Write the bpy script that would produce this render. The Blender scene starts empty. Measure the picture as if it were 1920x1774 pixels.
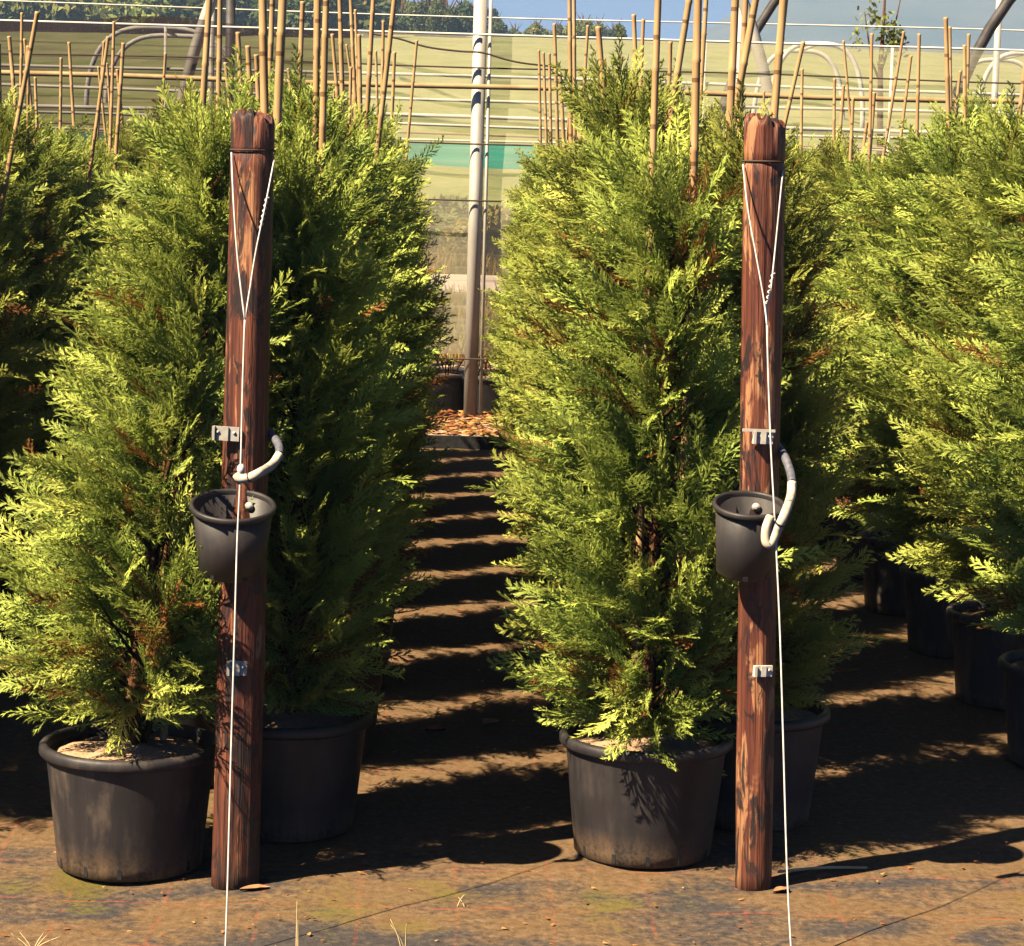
import bpy, math, random
import numpy as np
from mathutils import Vector, Matrix

random.seed(7)
RNG = np.random.default_rng(11)
scene = bpy.context.scene
C = scene.collection

# ------------------------------------------------------------------ camera
FPX, W, H = 4400.0, 1920.0, 1774.0          # focal length and frame in photograph pixels
CAMZ = 1.55
ROLL = math.radians(1.6)
_c, _s = math.cos(ROLL), math.sin(ROLL)
_a, _b = _c * (870 - 960) - _s * (887 - 350), _s * (870 - 960) + _c * (887 - 350)
PITCH = math.atan(_b / FPX)
YAW = math.atan(-_a / FPX * math.cos(PITCH))
_R0 = Vector((math.cos(YAW), -math.sin(YAW), 0))
FWD = Vector((math.sin(YAW) * math.cos(PITCH), math.cos(YAW) * math.cos(PITCH), -math.sin(PITCH)))
_U0 = _R0.cross(FWD)
RGT = _c * _R0 + _s * _U0
UPV = _c * _U0 - _s * _R0
CAM = Vector((0, 0, CAMZ))
cd = bpy.data.cameras.new('camera')
cam = bpy.data.objects.new('camera', cd)
C.objects.link(cam)
cam.matrix_world = Matrix(((RGT.x, UPV.x, -FWD.x, 0), (RGT.y, UPV.y, -FWD.y, 0), (RGT.z, UPV.z, -FWD.z, CAMZ), (0, 0, 0, 1)))
cd.sensor_fit = 'HORIZONTAL'
cd.sensor_width = 36.0
cd.lens = 36.0 * FPX / W
cd.clip_start = 0.05
cd.clip_end = 20000
scene.camera = cam


def ray(px, py):
    return (FWD + RGT * ((px - 960) / FPX) - UPV * ((py - 887) / FPX)).normalized()


def ground(px, py, z=0.0):
    d = ray(px, py)
    return CAM + d * ((z - CAMZ) / d.z)


def at(px, py, Y):
    d = ray(px, py)
    return CAM + d * (Y / d.y)


# ------------------------------------------------------------------ light
SUN_EL, SUN_AZ = math.radians(48), math.atan2(-0.84, -0.54)    # azimuth clockwise from +Y
sun_dir = Vector((math.sin(SUN_AZ) * math.cos(SUN_EL), math.cos(SUN_AZ) * math.cos(SUN_EL), math.sin(SUN_EL)))
world = bpy.data.worlds.new('World')
scene.world = world
world.use_nodes = True
wn = world.node_tree.nodes
sky = wn.new('ShaderNodeTexSky')
sky.sky_type = 'NISHITA'
sky.sun_disc = False
sky.sun_elevation = SUN_EL
sky.sun_rotation = SUN_AZ % (2 * math.pi)
sky.air_density = 0.25
sky.dust_density = 0.3
sky.ozone_density = 5.0
world.node_tree.links.new(sky.outputs[0], wn['Background'].inputs[0])
wn['Background'].inputs[1].default_value = 0.05
sl = bpy.data.lights.new('sun', 'SUN')
sl.energy = 5.0
sl.angle = math.radians(0.5)
sl.color = (1.0, 0.82, 0.55)
so = bpy.data.objects.new('sun', sl)
C.objects.link(so)
so.rotation_euler = sun_dir.to_track_quat('Z', 'Y').to_euler()
so.location = (-4, -3, 8)
scene.view_settings.view_transform = 'Standard'
scene.view_settings.look = 'None'
scene.view_settings.exposure = 1.65
scene.view_settings.gamma = 1.0
scene.view_settings.use_curve_mapping = False
scene.render.engine = 'CYCLES'
scene.cycles.use_denoising = True
scene.cycles.max_bounces = 8
scene.cycles.diffuse_bounces = 0
scene.cycles.transparent_max_bounces = 24
scene.cycles.volume_bounces = 0


# ------------------------------------------------------------------ materials
class Mat:
    def __init__(self, name, rough=0.8, spec=0.3):
        self.m = bpy.data.materials.new(name)
        self.m.use_nodes = True
        self.t = self.m.node_tree
        self.n = self.t.nodes
        self.b = self.n['Principled BSDF']
        self.b.inputs['Roughness'].default_value = rough
        self.b.inputs['Specular IOR Level'].default_value = spec

    def link(self, a, b):
        self.t.links.new(a, b)

    def node(self, kind, **kw):
        n = self.n.new(kind)
        for k, v in kw.items():
            setattr(n, k, v)
        return n

    def coord(self, which='Object', scale=(1, 1, 1), loc=(0, 0, 0)):
        if which == 'World':
            o = self.node('ShaderNodeNewGeometry').outputs['Position']
        else:
            o = self.node('ShaderNodeTexCoord').outputs[which]
        mp = self.node('ShaderNodeMapping')
        mp.inputs['Scale'].default_value = scale
        mp.inputs['Location'].default_value = loc
        self.link(o, mp.inputs[0])
        return mp.outputs[0]

    def noise(self, vec, scale, detail=4, rough=0.55, dist=0.0):
        n = self.node('ShaderNodeTexNoise')
        n.inputs['Scale'].default_value = scale
        n.inputs['Detail'].default_value = detail
        n.inputs['Roughness'].default_value = rough
        n.inputs['Distortion'].default_value = dist
        self.link(vec, n.inputs['Vector'])
        return n.outputs['Fac']

    def ramp(self, fac, stops):
        r = self.node('ShaderNodeValToRGB')
        e = r.color_ramp.elements
        while len(e) < len(stops):
            e.new(0.5)
        for el, (p, c) in zip(e, stops):
            el.position = p
            el.color = (c[0], c[1], c[2], 1) if not isinstance(c, (int, float)) else (c, c, c, 1)
        self.link(fac, r.inputs[0])
        return r.outputs[0]

    def mix(self, fac, a, b, mode='MIX'):
        n = self.node('ShaderNodeMix', data_type='RGBA', blend_type=mode)
        for sock, v in ((n.inputs[0], fac), (n.inputs[6], a), (n.inputs[7], b)):
            if isinstance(v, (int, float)):
                sock.default_value = v
            elif isinstance(v, tuple):
                sock.default_value = (v[0], v[1], v[2], 1)
            else:
                self.link(v, sock)
        return n.outputs[2]

    def math(self, op, a, b=None, clamp=False):
        n = self.node('ShaderNodeMath', operation=op, use_clamp=clamp)
        for sock, v in zip(n.inputs, (a, b)):
            if v is None:
                continue
            if isinstance(v, (int, float)):
                sock.default_value = v
            else:
                self.link(v, sock)
        return n.outputs[0]

    def color(self, c):
        if isinstance(c, tuple):
            self.b.inputs['Base Color'].default_value = (c[0], c[1], c[2], 1)
        else:
            self.link(c, self.b.inputs['Base Color'])

    def bump(self, h, strength=0.3, dist=0.01):
        n = self.node('ShaderNodeBump')
        n.inputs['Strength'].default_value = strength
        n.inputs['Distance'].default_value = dist
        self.link(h, n.inputs['Height'])
        self.link(n.outputs[0], self.b.inputs['Normal'])

    def sep(self, vec):
        n = self.node('ShaderNodeSeparateXYZ')
        self.link(vec, n.inputs[0])
        return n.outputs


def simple(name, c1, c2, scale=20, rough=0.8, spec=0.3, metal=0.0, stretch=(1, 1, 1), bump=0.0):
    m = Mat(name, rough, spec)
    f = m.noise(m.coord('Object', stretch), scale)
    m.color(m.ramp(f, [(0.3, c1), (0.7, c2)]))
    m.b.inputs['Metallic'].default_value = metal
    if bump:
        m.bump(f, bump, 0.005)
    return m.m


def foliage_material(name, dark, mid, light, dead, trans=0.35):
    m = Mat(name, 0.55, 0.25)
    at_ = m.node('ShaderNodeAttribute', attribute_name='tint')
    s = m.node('ShaderNodeSeparateColor')
    m.link(at_.outputs['Color'], s.inputs[0])
    col = m.ramp(s.outputs[0], [(0.0, dark), (0.55, mid), (1.0, light)])
    col = m.mix(s.outputs[1], col, m.mix(0.5, col, light))
    inf = m.node('ShaderNodeObjectInfo')
    hs = m.node('ShaderNodeHueSaturation')
    m.link(m.math('ADD', m.math('MULTIPLY', inf.outputs['Random'], 0.03), 0.485), hs.inputs['Hue'])
    m.link(m.math('ADD', m.math('MULTIPLY', inf.outputs['Random'], 0.35), 0.82), hs.inputs['Value'])
    m.link(col, hs.inputs['Color'])
    col = m.mix(s.outputs[2], hs.outputs[0], dead)
    m.color(col)
    tr = m.node('ShaderNodeBsdfTranslucent')
    m.link(col, tr.inputs[0])
    mx = m.node('ShaderNodeMixShader')
    mx.inputs[0].default_value = trans
    m.link(m.b.outputs[0], mx.inputs[1])
    m.link(tr.outputs[0], mx.inputs[2])
    m.link(mx.outputs[0], m.n['Material Output'].inputs[0])
    return m.m


M = {}
M['conifer'] = foliage_material('conifer_foliage', (0.085, 0.155, 0.030), (0.36, 0.445, 0.078), (0.68, 0.70, 0.15), (0.26, 0.11, 0.03), 0.32)
M['leaf_dark'] = foliage_material('tree_foliage', (0.025, 0.045, 0.016), (0.075, 0.11, 0.03), (0.17, 0.20, 0.055), (0.2, 0.16, 0.05))
M['leaf_light'] = foliage_material('light_foliage', (0.09, 0.12, 0.03), (0.22, 0.26, 0.06), (0.38, 0.40, 0.10), (0.36, 0.27, 0.08))
M['weed'] = foliage_material('weed_foliage', (0.12, 0.12, 0.03), (0.26, 0.22, 0.05), (0.42, 0.30, 0.07), (0.5, 0.28, 0.07))
M['bark'] = simple('bark', (0.05, 0.022, 0.012), (0.17, 0.075, 0.035), 30, 0.9, 0.1, stretch=(3, 3, 0.6), bump=0.5)
M['steel'] = simple('galvanised_steel', (0.42, 0.39, 0.35), (0.60, 0.56, 0.50), 12, 0.55, 0.4, 0.25, (1, 1, 0.3))
M['old_steel'] = simple('weathered_steel', (0.24, 0.20, 0.19), (0.38, 0.33, 0.31), 14, 0.7, 0.3, 0.15, (1, 1, 0.3))
M['dark_steel'] = simple('dark_steel', (0.035, 0.032, 0.035), (0.09, 0.08, 0.08), 10, 0.6, 0.3, 0.2)
M['white_pipe'] = simple('white_pipe', (0.62, 0.58, 0.5), (0.82, 0.79, 0.72), 5, 0.5, 0.3)
M['rust_pipe'] = simple('rusty_pipe', (0.28, 0.17, 0.08), (0.45, 0.33, 0.17), 7, 0.7, 0.3)
M['dark_wire'] = simple('dark_wire', (0.05, 0.035, 0.03), (0.10, 0.07, 0.06), 5, 0.7, 0.2)
M['wire'] = simple('pale_wire', (0.50, 0.47, 0.46), (0.72, 0.69, 0.66), 60, 0.5, 0.4)
M['white_plastic'] = simple('white_plastic', (0.55, 0.49, 0.44), (0.78, 0.72, 0.64), 45, 0.5, 0.4)
M['grey_plastic'] = simple('grey_plastic', (0.30, 0.28, 0.27), (0.46, 0.43, 0.40), 60, 0.6, 0.4)
M['cream_hose'] = simple('cream_hose', (0.50, 0.40, 0.30), (0.80, 0.70, 0.58), 40, 0.6, 0.3)
M['dark_hose'] = simple('dark_hose', (0.07, 0.075, 0.10), (0.17, 0.17, 0.21), 90, 0.5, 0.4)
M['black_band'] = simple('black_band', (0.012, 0.012, 0.014), (0.03, 0.03, 0.032), 50, 0.6, 0.3)
M['teal_cloth'] = simple('teal_cloth', (0.01, 0.30, 0.22), (0.03, 0.46, 0.35), 3, 0.8, 0.2, stretch=(0.4, 1, 6))
M['litter'] = foliage_material('dry_litter', (0.16, 0.06, 0.02), (0.38, 0.17, 0.05), (0.62, 0.36, 0.12), (0.3, 0.1, 0.04), 0.1)
M['dry_grass'] = simple('dry_grass', (0.50, 0.36, 0.18), (0.75, 0.60, 0.36), 20, 0.8, 0.2)
M['leaf_brown'] = simple('brown_leaf', (0.30, 0.13, 0.06), (0.55, 0.32, 0.17), 25, 0.7, 0.2)
M['leaf_red'] = simple('red_leaf', (0.32, 0.07, 0.04), (0.50, 0.16, 0.08), 25, 0.7, 0.2)


def cane_material():
    m = Mat('bamboo', 0.5, 0.35)
    v = m.coord('Object', (1, 1, 1))
    z = m.sep(v)[2]
    ring = m.math('SINE', m.math('MULTIPLY', z, 31.0))
    ringm = m.math('GREATER_THAN', ring, 0.985)
    inf = m.node('ShaderNodeObjectInfo')
    n = m.noise(m.coord('Object', (40, 40, 3)), 3, 3)
    c = m.ramp(n, [(0.3, (0.3612, 0.2236, 0.0946)), (0.7, (0.5332, 0.3698, 0.1806))])
    c = m.mix(m.math('MULTIPLY', inf.outputs['Random'], 0.40), c, (0.4300, 0.2322, 0.1118))
    c = m.mix(m.math('MULTIPLY', ringm, 0.8), c, (0.1204, 0.0602, 0.0258))
    m.color(c)
    return m.m


M['cane'] = cane_material()


def plastic_pot(name, dust):
    m = Mat(name, 0.5, 0.45)
    v = m.coord('Object')
    inf = m.node('ShaderNodeObjectInfo')
    off = m.node('ShaderNodeVectorMath', operation='ADD')
    m.link(v, off.inputs[0])
    m.link(inf.outputs['Random'], off.inputs[1])
    big = m.noise(off.outputs[0], 9, 5, 0.65)
    sc = m.node('ShaderNodeMapping')
    sc.inputs['Scale'].default_value = (26, 26, 5)
    m.link(off.outputs[0], sc.inputs[0])
    streak = m.noise(sc.outputs[0], 1.0, 5, 0.6)
    fine = m.noise(off.outputs[0], 120, 3)
    k = 2.6 if dust > 0.9 else 1.0
    base = m.ramp(streak, [(0.3, (0.0162 * k, 0.0144 * k, 0.0171 * k)), (0.75, (0.0324 * k, 0.0279 * k, 0.0315 * k))])
    d = m.math('MULTIPLY', m.ramp(m.math('MULTIPLY', big, streak), [(0.26, 0.0), (0.42, 1.0)]), dust)
    c = m.mix(d, base, (0.1800, 0.1305, 0.0900))
    # dried mud splashed up from the ground
    z = m.sep(v)[2]
    lo = m.math('SUBTRACT', 1.0, m.math('DIVIDE', m.math('ABSOLUTE', m.math('ADD', z, 0.0 if dust != 0.10 else 0.165)), 0.085 if dust != 0.10 else 0.02), True)
    lo = m.math('MULTIPLY', lo, m.ramp(m.math('ADD', m.math('MULTIPLY', streak, 0.6), m.math('MULTIPLY', fine, 0.4)), [(0.38, 0.0), (0.62, 1.0)]))
    c = m.mix(m.math('MULTIPLY', lo, 0.85), c, (0.2340, 0.1440, 0.0765))
    m.color(c)
    m.link(m.ramp(big, [(0.3, 0.40), (0.7, 0.72)]), m.b.inputs['Roughness'])
    m.bump(fine, 0.12, 0.002)
    return m.m


M['pot'] = plastic_pot('black_plastic_pot', 0.14)
M['pot_muddy'] = plastic_pot('muddy_black_pot', 0.45)
M['pot_old'] = plastic_pot('weathered_black_pot', 0.95)
M['pot_small'] = plastic_pot('small_black_pot', 0.10)


def soil_material():
    m = Mat('sandy_soil', 0.95, 0.1)
    v = m.coord('World')
    a = m.noise(v, 14, 5, 0.6)
    b = m.noise(v, 130, 4, 0.7)
    c = m.ramp(a, [(0.3, (0.42, 0.27, 0.16)), (0.7, (0.60, 0.42, 0.27))])
    c = m.mix(m.ramp(b, [(0.52, 0.0), (0.7, 0.8)]), c, (0.13, 0.07, 0.04))
    m.color(c)
    m.bump(b, 0.8, 0.01)
    return m.m


M['soil'] = soil_material()


def post_material(name, seed, tan_cut, dark_cut, foot_amt=0.5):
    m = Mat(name, 0.58, 0.4)
    fine = m.noise(m.coord('Object', (95, 95, 2.6), (seed * 3, 0, seed)), 1, 4, 0.65, 0.2)
    grain = m.noise(m.coord('Object', (38, 38, 1.5), (seed, 4, seed)), 1, 5, 0.65, 0.5)
    patch = m.noise(m.coord('Object', (20, 20, 4.2), (seed, seed, seed * 5)), 1, 6, 0.6, 0.9)
    black = m.noise(m.coord('Object', (24, 24, 6.5), (seed * 7, 3, seed)), 1, 6, 0.68, 1.2)
    c = m.ramp(grain, [(0.30, (0.0528, 0.0141, 0.0123)), (0.48, (0.1276, 0.0352, 0.0211)), (0.66, (0.2288, 0.0774, 0.0396))])
    pk = m.math('ADD', patch, m.math('MULTIPLY', m.math('SUBTRACT', fine, 0.5), 0.28))
    tan = m.ramp(fine, [(0.3, (0.3168, 0.1056, 0.0440)), (0.65, (0.4576, 0.2376, 0.1232))])
    c = m.mix(m.ramp(pk, [(tan_cut, 0.0), (tan_cut + 0.05, 0.92)]), c, tan)
    c = m.mix(m.ramp(fine, [(0.36, 0.75), (0.50, 0.0)]), c, (0.0308, 0.0123, 0.0114))
    bk = m.math('ADD', black, m.math('MULTIPLY', m.math('SUBTRACT', fine, 0.5), 0.22))
    c = m.mix(m.ramp(bk, [(dark_cut, 0.0), (dark_cut + 0.05, 0.93)]), c, (0.0158, 0.0106, 0.0141))
    # earth and algae stains climbing from the ground
    foot = m.math('SUBTRACT', 1.0, m.math('DIVIDE', m.sep(m.coord('Object'))[2], 0.42), True)
    foot = m.math('MULTIPLY', foot, m.ramp(m.math('ADD', m.math('MULTIPLY', black, 0.6), m.math('MULTIPLY', fine, 0.4)), [(0.42, 0.1), (0.56, 1.0)]))
    c = m.mix(m.math('MULTIPLY', foot, foot_amt), c, (0.0264, 0.0194, 0.0158))
    m.color(c)
    h = m.math('ADD', fine, m.math('MULTIPLY', grain, 0.7))
    m.bump(h, 0.9, 0.008)
    return m.m


M['post_a'] = post_material('creosoted_wood', 1.3, 0.585, 0.50, 1.0)
M['post_b'] = post_material('peeling_creosoted_wood', 4.1, 0.55, 0.535)


def mat_material():
    m = Mat('sandy_weed_mat', 0.9, 0.15)
    v = m.coord('World')
    big = m.noise(m.coord('World', (1.0, 1.6, 1)), 2.6, 6, 0.62, 0.5)
    fine = m.noise(v, 45, 5, 0.7)
    xyz = m.sep(v)
    wob = m.noise(m.coord('World', (1, 1, 1)), 3.0, 2)
    x = m.math('ADD', xyz[0], m.math('MULTIPLY', wob, 0.03))
    y = m.math('ADD', xyz[1], m.math('MULTIPLY', wob, 0.02))

    def weave(c):
        return m.math('SINE', m.math('MULTIPLY', c, 900.0))
    wv = m.math('MULTIPLY', weave(xyz[0]), weave(xyz[1]))
    cloth = m.ramp(fine, [(0.3, (0.0289, 0.0289, 0.0357)), (0.7, (0.0808, 0.0723, 0.0748))])
    streak = m.noise(m.coord('World', (5, 26, 1)), 1.0, 4, 0.6)
    sand = m.ramp(fine, [(0.25, (0.0952, 0.0578, 0.0289)), (0.55, (0.1827, 0.1173, 0.0663)), (0.8, (0.2805, 0.1997, 0.1334))])
    sand = m.mix(m.ramp(streak, [(0.4, 0.0), (0.7, 0.55)]), sand, (0.1573, 0.0892, 0.0357))
    # sand film thins out towards the trodden front strip
    cover = m.math('ADD', big, m.math('MULTIPLY', m.math('SUBTRACT', xyz[1], 5.15, True), 0.35))
    cover = m.math('ADD', cover, m.math('MULTIPLY', m.math('SUBTRACT', fine, 0.5), 0.35))
    c = m.mix(m.ramp(cover, [(0.40, 0.06), (0.56, 0.96)]), cloth, sand)
    moss = m.noise(m.coord('World', (1, 1, 1), (3.3, 1, 0)), 2.1, 5, 0.65)
    c = m.mix(m.ramp(m.math('ADD', moss, m.math('MULTIPLY', m.math('SUBTRACT', fine, 0.5), 0.3)), [(0.60, 0.0), (0.70, 0.7)]), c, (0.1445, 0.1275, 0.0255))

    mg = ground(170, 1640)
    dist = m.node('ShaderNodeVectorMath', operation='DISTANCE')
    m.link(m.coord('World', (1, 0.55, 1)), dist.inputs[0])
    dist.inputs[1].default_value = (mg.x, mg.y * 0.55, 0)
    mo = m.math('ADD', m.math('SUBTRACT', 1.0, m.math('DIVIDE', dist.outputs['Value'], 0.15), True), m.math('MULTIPLY', m.math('SUBTRACT', fine, 0.5), 0.9))
    c = m.mix(m.ramp(mo, [(0.32, 0.0), (0.65, 0.75)]), c, (0.1190, 0.1020, 0.0213))

    def line(c_, per, off, wid):
        p = m.math('FRACT', m.math('ADD', m.math('DIVIDE', c_, per), off))
        return m.math('LESS_THAN', m.math('ABSOLUTE', m.math('SUBTRACT', p, 0.5)), wid / per)
    wear = m.noise(m.coord('World', (9, 9, 1), (5, 5, 0)), 1.0, 4, 0.7)
    lines = m.math('MAXIMUM', line(y, 0.30, 0.05, 0.0033), m.math('MULTIPLY', line(x, 0.21, 0.33, 0.0040), 0.38))
    lines = m.math('MULTIPLY', m.math('MULTIPLY', lines, m.ramp(fine, [(0.35, 0.25), (0.6, 1.0)])), m.ramp(wear, [(0.42, 0.04), (0.60, 0.8)]))
    c = m.mix(lines, c, (0.4250, 0.0808, 0.0340))
    m.color(c)
    m.bump(m.math('ADD', m.math('ADD', fine, m.math('MULTIPLY', wv, 0.12)), m.math('MULTIPLY', streak, 0.5)), 0.55, 0.012)
    return m.m


M['weed_mat'] = mat_material()


def ground_material():
    m = Mat('field_ground', 0.95, 0.1)
    v = m.coord('World')
    y = m.sep(v)[1]
    a = m.noise(m.coord('World', (0.5, 0.12, 1)), 1.0, 5, 0.6)
    b = m.noise(v, 1.6, 6, 0.7)
    dirt = m.ramp(b, [(0.3, (0.1380, 0.1150, 0.0690)), (0.52, (0.2392, 0.1932, 0.1104)), (0.7, (0.3312, 0.2484, 0.0920))])
    grass = m.ramp(m.math('ADD', m.math('MULTIPLY', a, 0.6), m.math('MULTIPLY', b, 0.4)), [(0.34, (0.1840, 0.2116, 0.0690)), (0.52, (0.2760, 0.2944, 0.1104)), (0.68, (0.3864, 0.3680, 0.1748))])
    c = m.mix(m.math('DIVIDE', m.math('SUBTRACT', y, 41.0), 6.0, True), dirt, grass)
    m.color(c)
    m.bump(b, 0.5, 0.05)
    return m.m


M['field'] = ground_material()
M['path'] = simple('pale_concrete', (0.46, 0.37, 0.31), (0.60, 0.50, 0.43), 0.7, 0.9, 0.2)


def hill_material():
    m = Mat('mountain', 0.95, 0.05)
    v = m.coord('World', (0.008, 0.008, 0.02))
    m.color(m.ramp(m.noise(v, 1.0, 6, 0.6), [(0.35, (0.05, 0.07, 0.055)), (0.65, (0.12, 0.12, 0.10))]))
    return m.m


M['mountain'] = hill_material()


def net_material(name, col, cover, trans):
    m = Mat(name, 0.8, 0.1)
    v = m.coord('World')
    xyz = m.sep(v)
    band = m.noise(m.coord('World', (0.35, 1, 14)), 1.0, 4, 0.6)
    patch = m.noise(m.coord('World', (0.9, 1, 1.4)), 1.0, 3)
    wob = m.noise(m.coord('World', (3, 1, 8)), 1.0, 3)
    m.color(m.ramp(band, [(0.3, tuple(x * 0.8 for x in col)), (0.7, col)]))
    tl = m.node('ShaderNodeBsdfTranslucent')
    tl.inputs[0].default_value = (col[0], col[1], col[2], 1)
    mt = m.node('ShaderNodeMixShader')
    mt.inputs[0].default_value = trans
    m.link(m.b.outputs[0], mt.inputs[1])
    m.link(tl.outputs[0], mt.inputs[2])
    tp = m.node('ShaderNodeBsdfTransparent')
    f = m.math('ADD', cover - 0.30, m.math('ADD', m.math('MULTIPLY', band, 0.36), m.math('MULTIPLY', patch, 0.24)))
    thread = m.math('GREATER_THAN', m.math('SINE', m.math('MULTIPLY', m.math('ADD', xyz[2], m.math('MULTIPLY', wob, 0.02)), 2 * math.pi / 0.085)), 0.90)
    f = m.math('ADD', f, m.math('MULTIPLY', thread, 0.12), True)
    mx = m.node('ShaderNodeMixShader')
    m.link(f, mx.inputs[0])
    m.link(tp.outputs[0], mx.inputs[1])
    m.link(mt.outputs[0], mx.inputs[2])
    m.link(mx.outputs[0], m.n['Material Output'].inputs[0])
    return m.m


M['net_pale'] = net_material('pale_net', (0.78, 0.73, 0.55), 0.47, 0.5)
M['net_dark'] = net_material('dark_net', (0.060, 0.043, 0.048), 0.74, 0.3)


# ------------------------------------------------------------------ mesh helpers
def mesh_arrays(name, verts, faces, nper, mat, smooth=False, tint=None):
    verts = np.asarray(verts, dtype=np.float32).reshape(-1, 3)
    faces = np.asarray(faces, dtype=np.int32).reshape(-1, nper)
    me = bpy.data.meshes.new(name)
    me.vertices.add(len(verts))
    me.vertices.foreach_set('co', verts.ravel())
    me.loops.add(faces.size)
    me.loops.foreach_set('vertex_index', faces.ravel())
    me.polygons.add(len(faces))
    me.polygons.foreach_set('loop_start', np.arange(0, faces.size, nper, dtype=np.int32))
    me.polygons.foreach_set('loop_total', np.full(len(faces), nper, dtype=np.int32))
    if smooth:
        me.polygons.foreach_set('use_smooth', np.ones(len(faces), dtype=bool))
    if tint is not None:
        ca = me.color_attributes.new('tint', 'FLOAT_COLOR', 'POINT')
        rgba = np.ones((len(verts), 4), dtype=np.float32)
        rgba[:, :3] = tint
        ca.data.foreach_set('color', rgba.ravel())
    me.update(calc_edges=True)
    me.validate()
    me.materials.append(mat)
    return me


class MB:
    """collects boxes, tubes and lathes; mesh() makes one mesh of them"""
    def __init__(self):
        self.v, self.f = [], []

    def add(self, vs, fs):
        o = len(self.v)
        self.v += [tuple(p) for p in vs]
        self.f += [tuple(i + o for i in f) for f in fs]
        return self

    def box(self, x0, x1, y0, y1, z0, z1):
        vs = [(x, y, z) for x in (x0, x1) for y in (y0, y1) for z in (z0, z1)]
        return self.add(vs, [(0, 1, 3, 2), (4, 6, 7, 5), (0, 4, 5, 1), (2, 3, 7, 6), (0, 2, 6, 4), (1, 5, 7, 3)])

    def lathe(self, prof, n=40, wob=None, cap0=True, cap1=True):
        vs, fs = [], []
        for (r, z) in prof:
            for k in range(n):
                a = 2 * math.pi * k / n
                rr = r if wob is None else r * wob(a, z)
                vs.append((rr * math.cos(a), rr * math.sin(a), z))
        for i in range(len(prof) - 1):
            for k in range(n):
                k2 = (k + 1) % n
                fs.append((i * n + k, i * n + k2, (i + 1) * n + k2, (i + 1) * n + k))
        if cap0:
            fs.append(tuple(range(n - 1, -1, -1)))
        if cap1:
            fs.append(tuple((len(prof) - 1) * n + k for k in range(n)))
        return self.add(vs, fs)

    def tube(self, pts, r, n=8, caps=True):
        pts = [Vector(p) for p in pts]
        rs = r if isinstance(r, (list, tuple)) else [r] * len(pts)
        vs, fs = [], []
        t0 = (pts[1] - pts[0]).normalized()
        ref = Vector((0, 0, 1)) if abs(t0.z) < 0.9 else Vector((1, 0, 0))
        nrm = t0.cross(ref).normalized()
        for i, p in enumerate(pts):
            t = (pts[min(i + 1, len(pts) - 1)] - pts[max(i - 1, 0)]).normalized()
            nrm = (nrm - t * nrm.dot(t)).normalized()
            b = t.cross(nrm)
            for k in range(n):
                a = 2 * math.pi * k / n
                vs.append(p + (nrm * math.cos(a) + b * math.sin(a)) * rs[i])
        for i in range(len(pts) - 1):
            for k in range(n):
                k2 = (k + 1) % n
                fs.append((i * n + k, i * n + k2, (i + 1) * n + k2, (i + 1) * n + k))
        if caps:
            fs.append(tuple(range(n - 1, -1, -1)))
            fs.append(tuple((len(pts) - 1) * n + k for k in range(n)))
        return self.add(vs, fs)

    def mesh(self, name, mat, smooth=True):
        me = bpy.data.meshes.new(name)
        me.from_pydata(self.v, [], self.f)
        me.update()
        if smooth:
            for p in me.polygons:
                p.use_smooth = len(p.vertices) <= 4
        me.materials.append(mat)
        return me


def spline(pts, n=8):
    pts = [Vector(p) for p in pts]
    out = []
    for i in range(len(pts) - 1):
        p0, p1, p2, p3 = pts[max(i - 1, 0)], pts[i], pts[i + 1], pts[min(i + 2, len(pts) - 1)]
        for k in range(n):
            t = k / n
            out.append(0.5 * ((2 * p1) + (p2 - p0) * t + (2 * p0 - 5 * p1 + 4 * p2 - p3) * t * t + (3 * p1 - p0 - 3 * p2 + p3) * t ** 3))
    out.append(pts[-1])
    return out


def obj(name, me, parent=None, loc=(0, 0, 0), rot=(0, 0, 0), scale=(1, 1, 1)):
    o = bpy.data.objects.new(name, me)
    C.objects.link(o)
    o.parent = parent
    o.location = loc
    o.rotation_euler = rot
    o.scale = scale
    return o


def tag(o, label, cat, group=None):
    o['label'] = label
    o['category'] = cat
    if group:
        o['group'] = group
    return o


def thing(name, label, cat, loc=(0, 0, 0), rotz=0, group=None):
    o = obj(name, None, None, loc, (0, 0, rotz))
    o.empty_display_size = 0.1
    return tag(o, label, cat, group)


def struct(name, me):
    o = obj(name, me)
    o['kind'] = 'structure'
    return o


# ------------------------------------------------------------------ ground, path, hillside, mountain
def terrain_h(x, y):
    s = min(max((y - 45) / 180.0, 0), 1)
    h = 15.4 * (s * 0.9 + 0.1 * s * s * (3 - 2 * s))
    if y > 225:
        h -= min((y - 225) * 0.03, 11)
    if y > 60:
        h += 0.35 * math.sin(x * 0.045 + 1.0) * min((y - 60) / 60, 1)
    return h - 0.02


xs = [-1600, -700, -300, -150, -90] + [x for x in range(-60, 61, 6)] + [90, 150, 300, 700, 1600]
ys = [-30, 0, 8, 15, 20, 30, 38, 44, 46, 50] + list(range(56, 226, 6)) + [225, 232, 245, 270, 320, 400, 600, 850, 1160]
vs = [(x, y, terrain_h(x, y)) for y in ys for x in xs]
nx = len(xs)
fs = [(j * nx + i, j * nx + i + 1, (j + 1) * nx + i + 1, (j + 1) * nx + i) for j in range(len(ys) - 1) for i in range(nx - 1)]
mb = MB().add(vs, fs)
struct('ground', mb.mesh('ground', M['field']))

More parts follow.
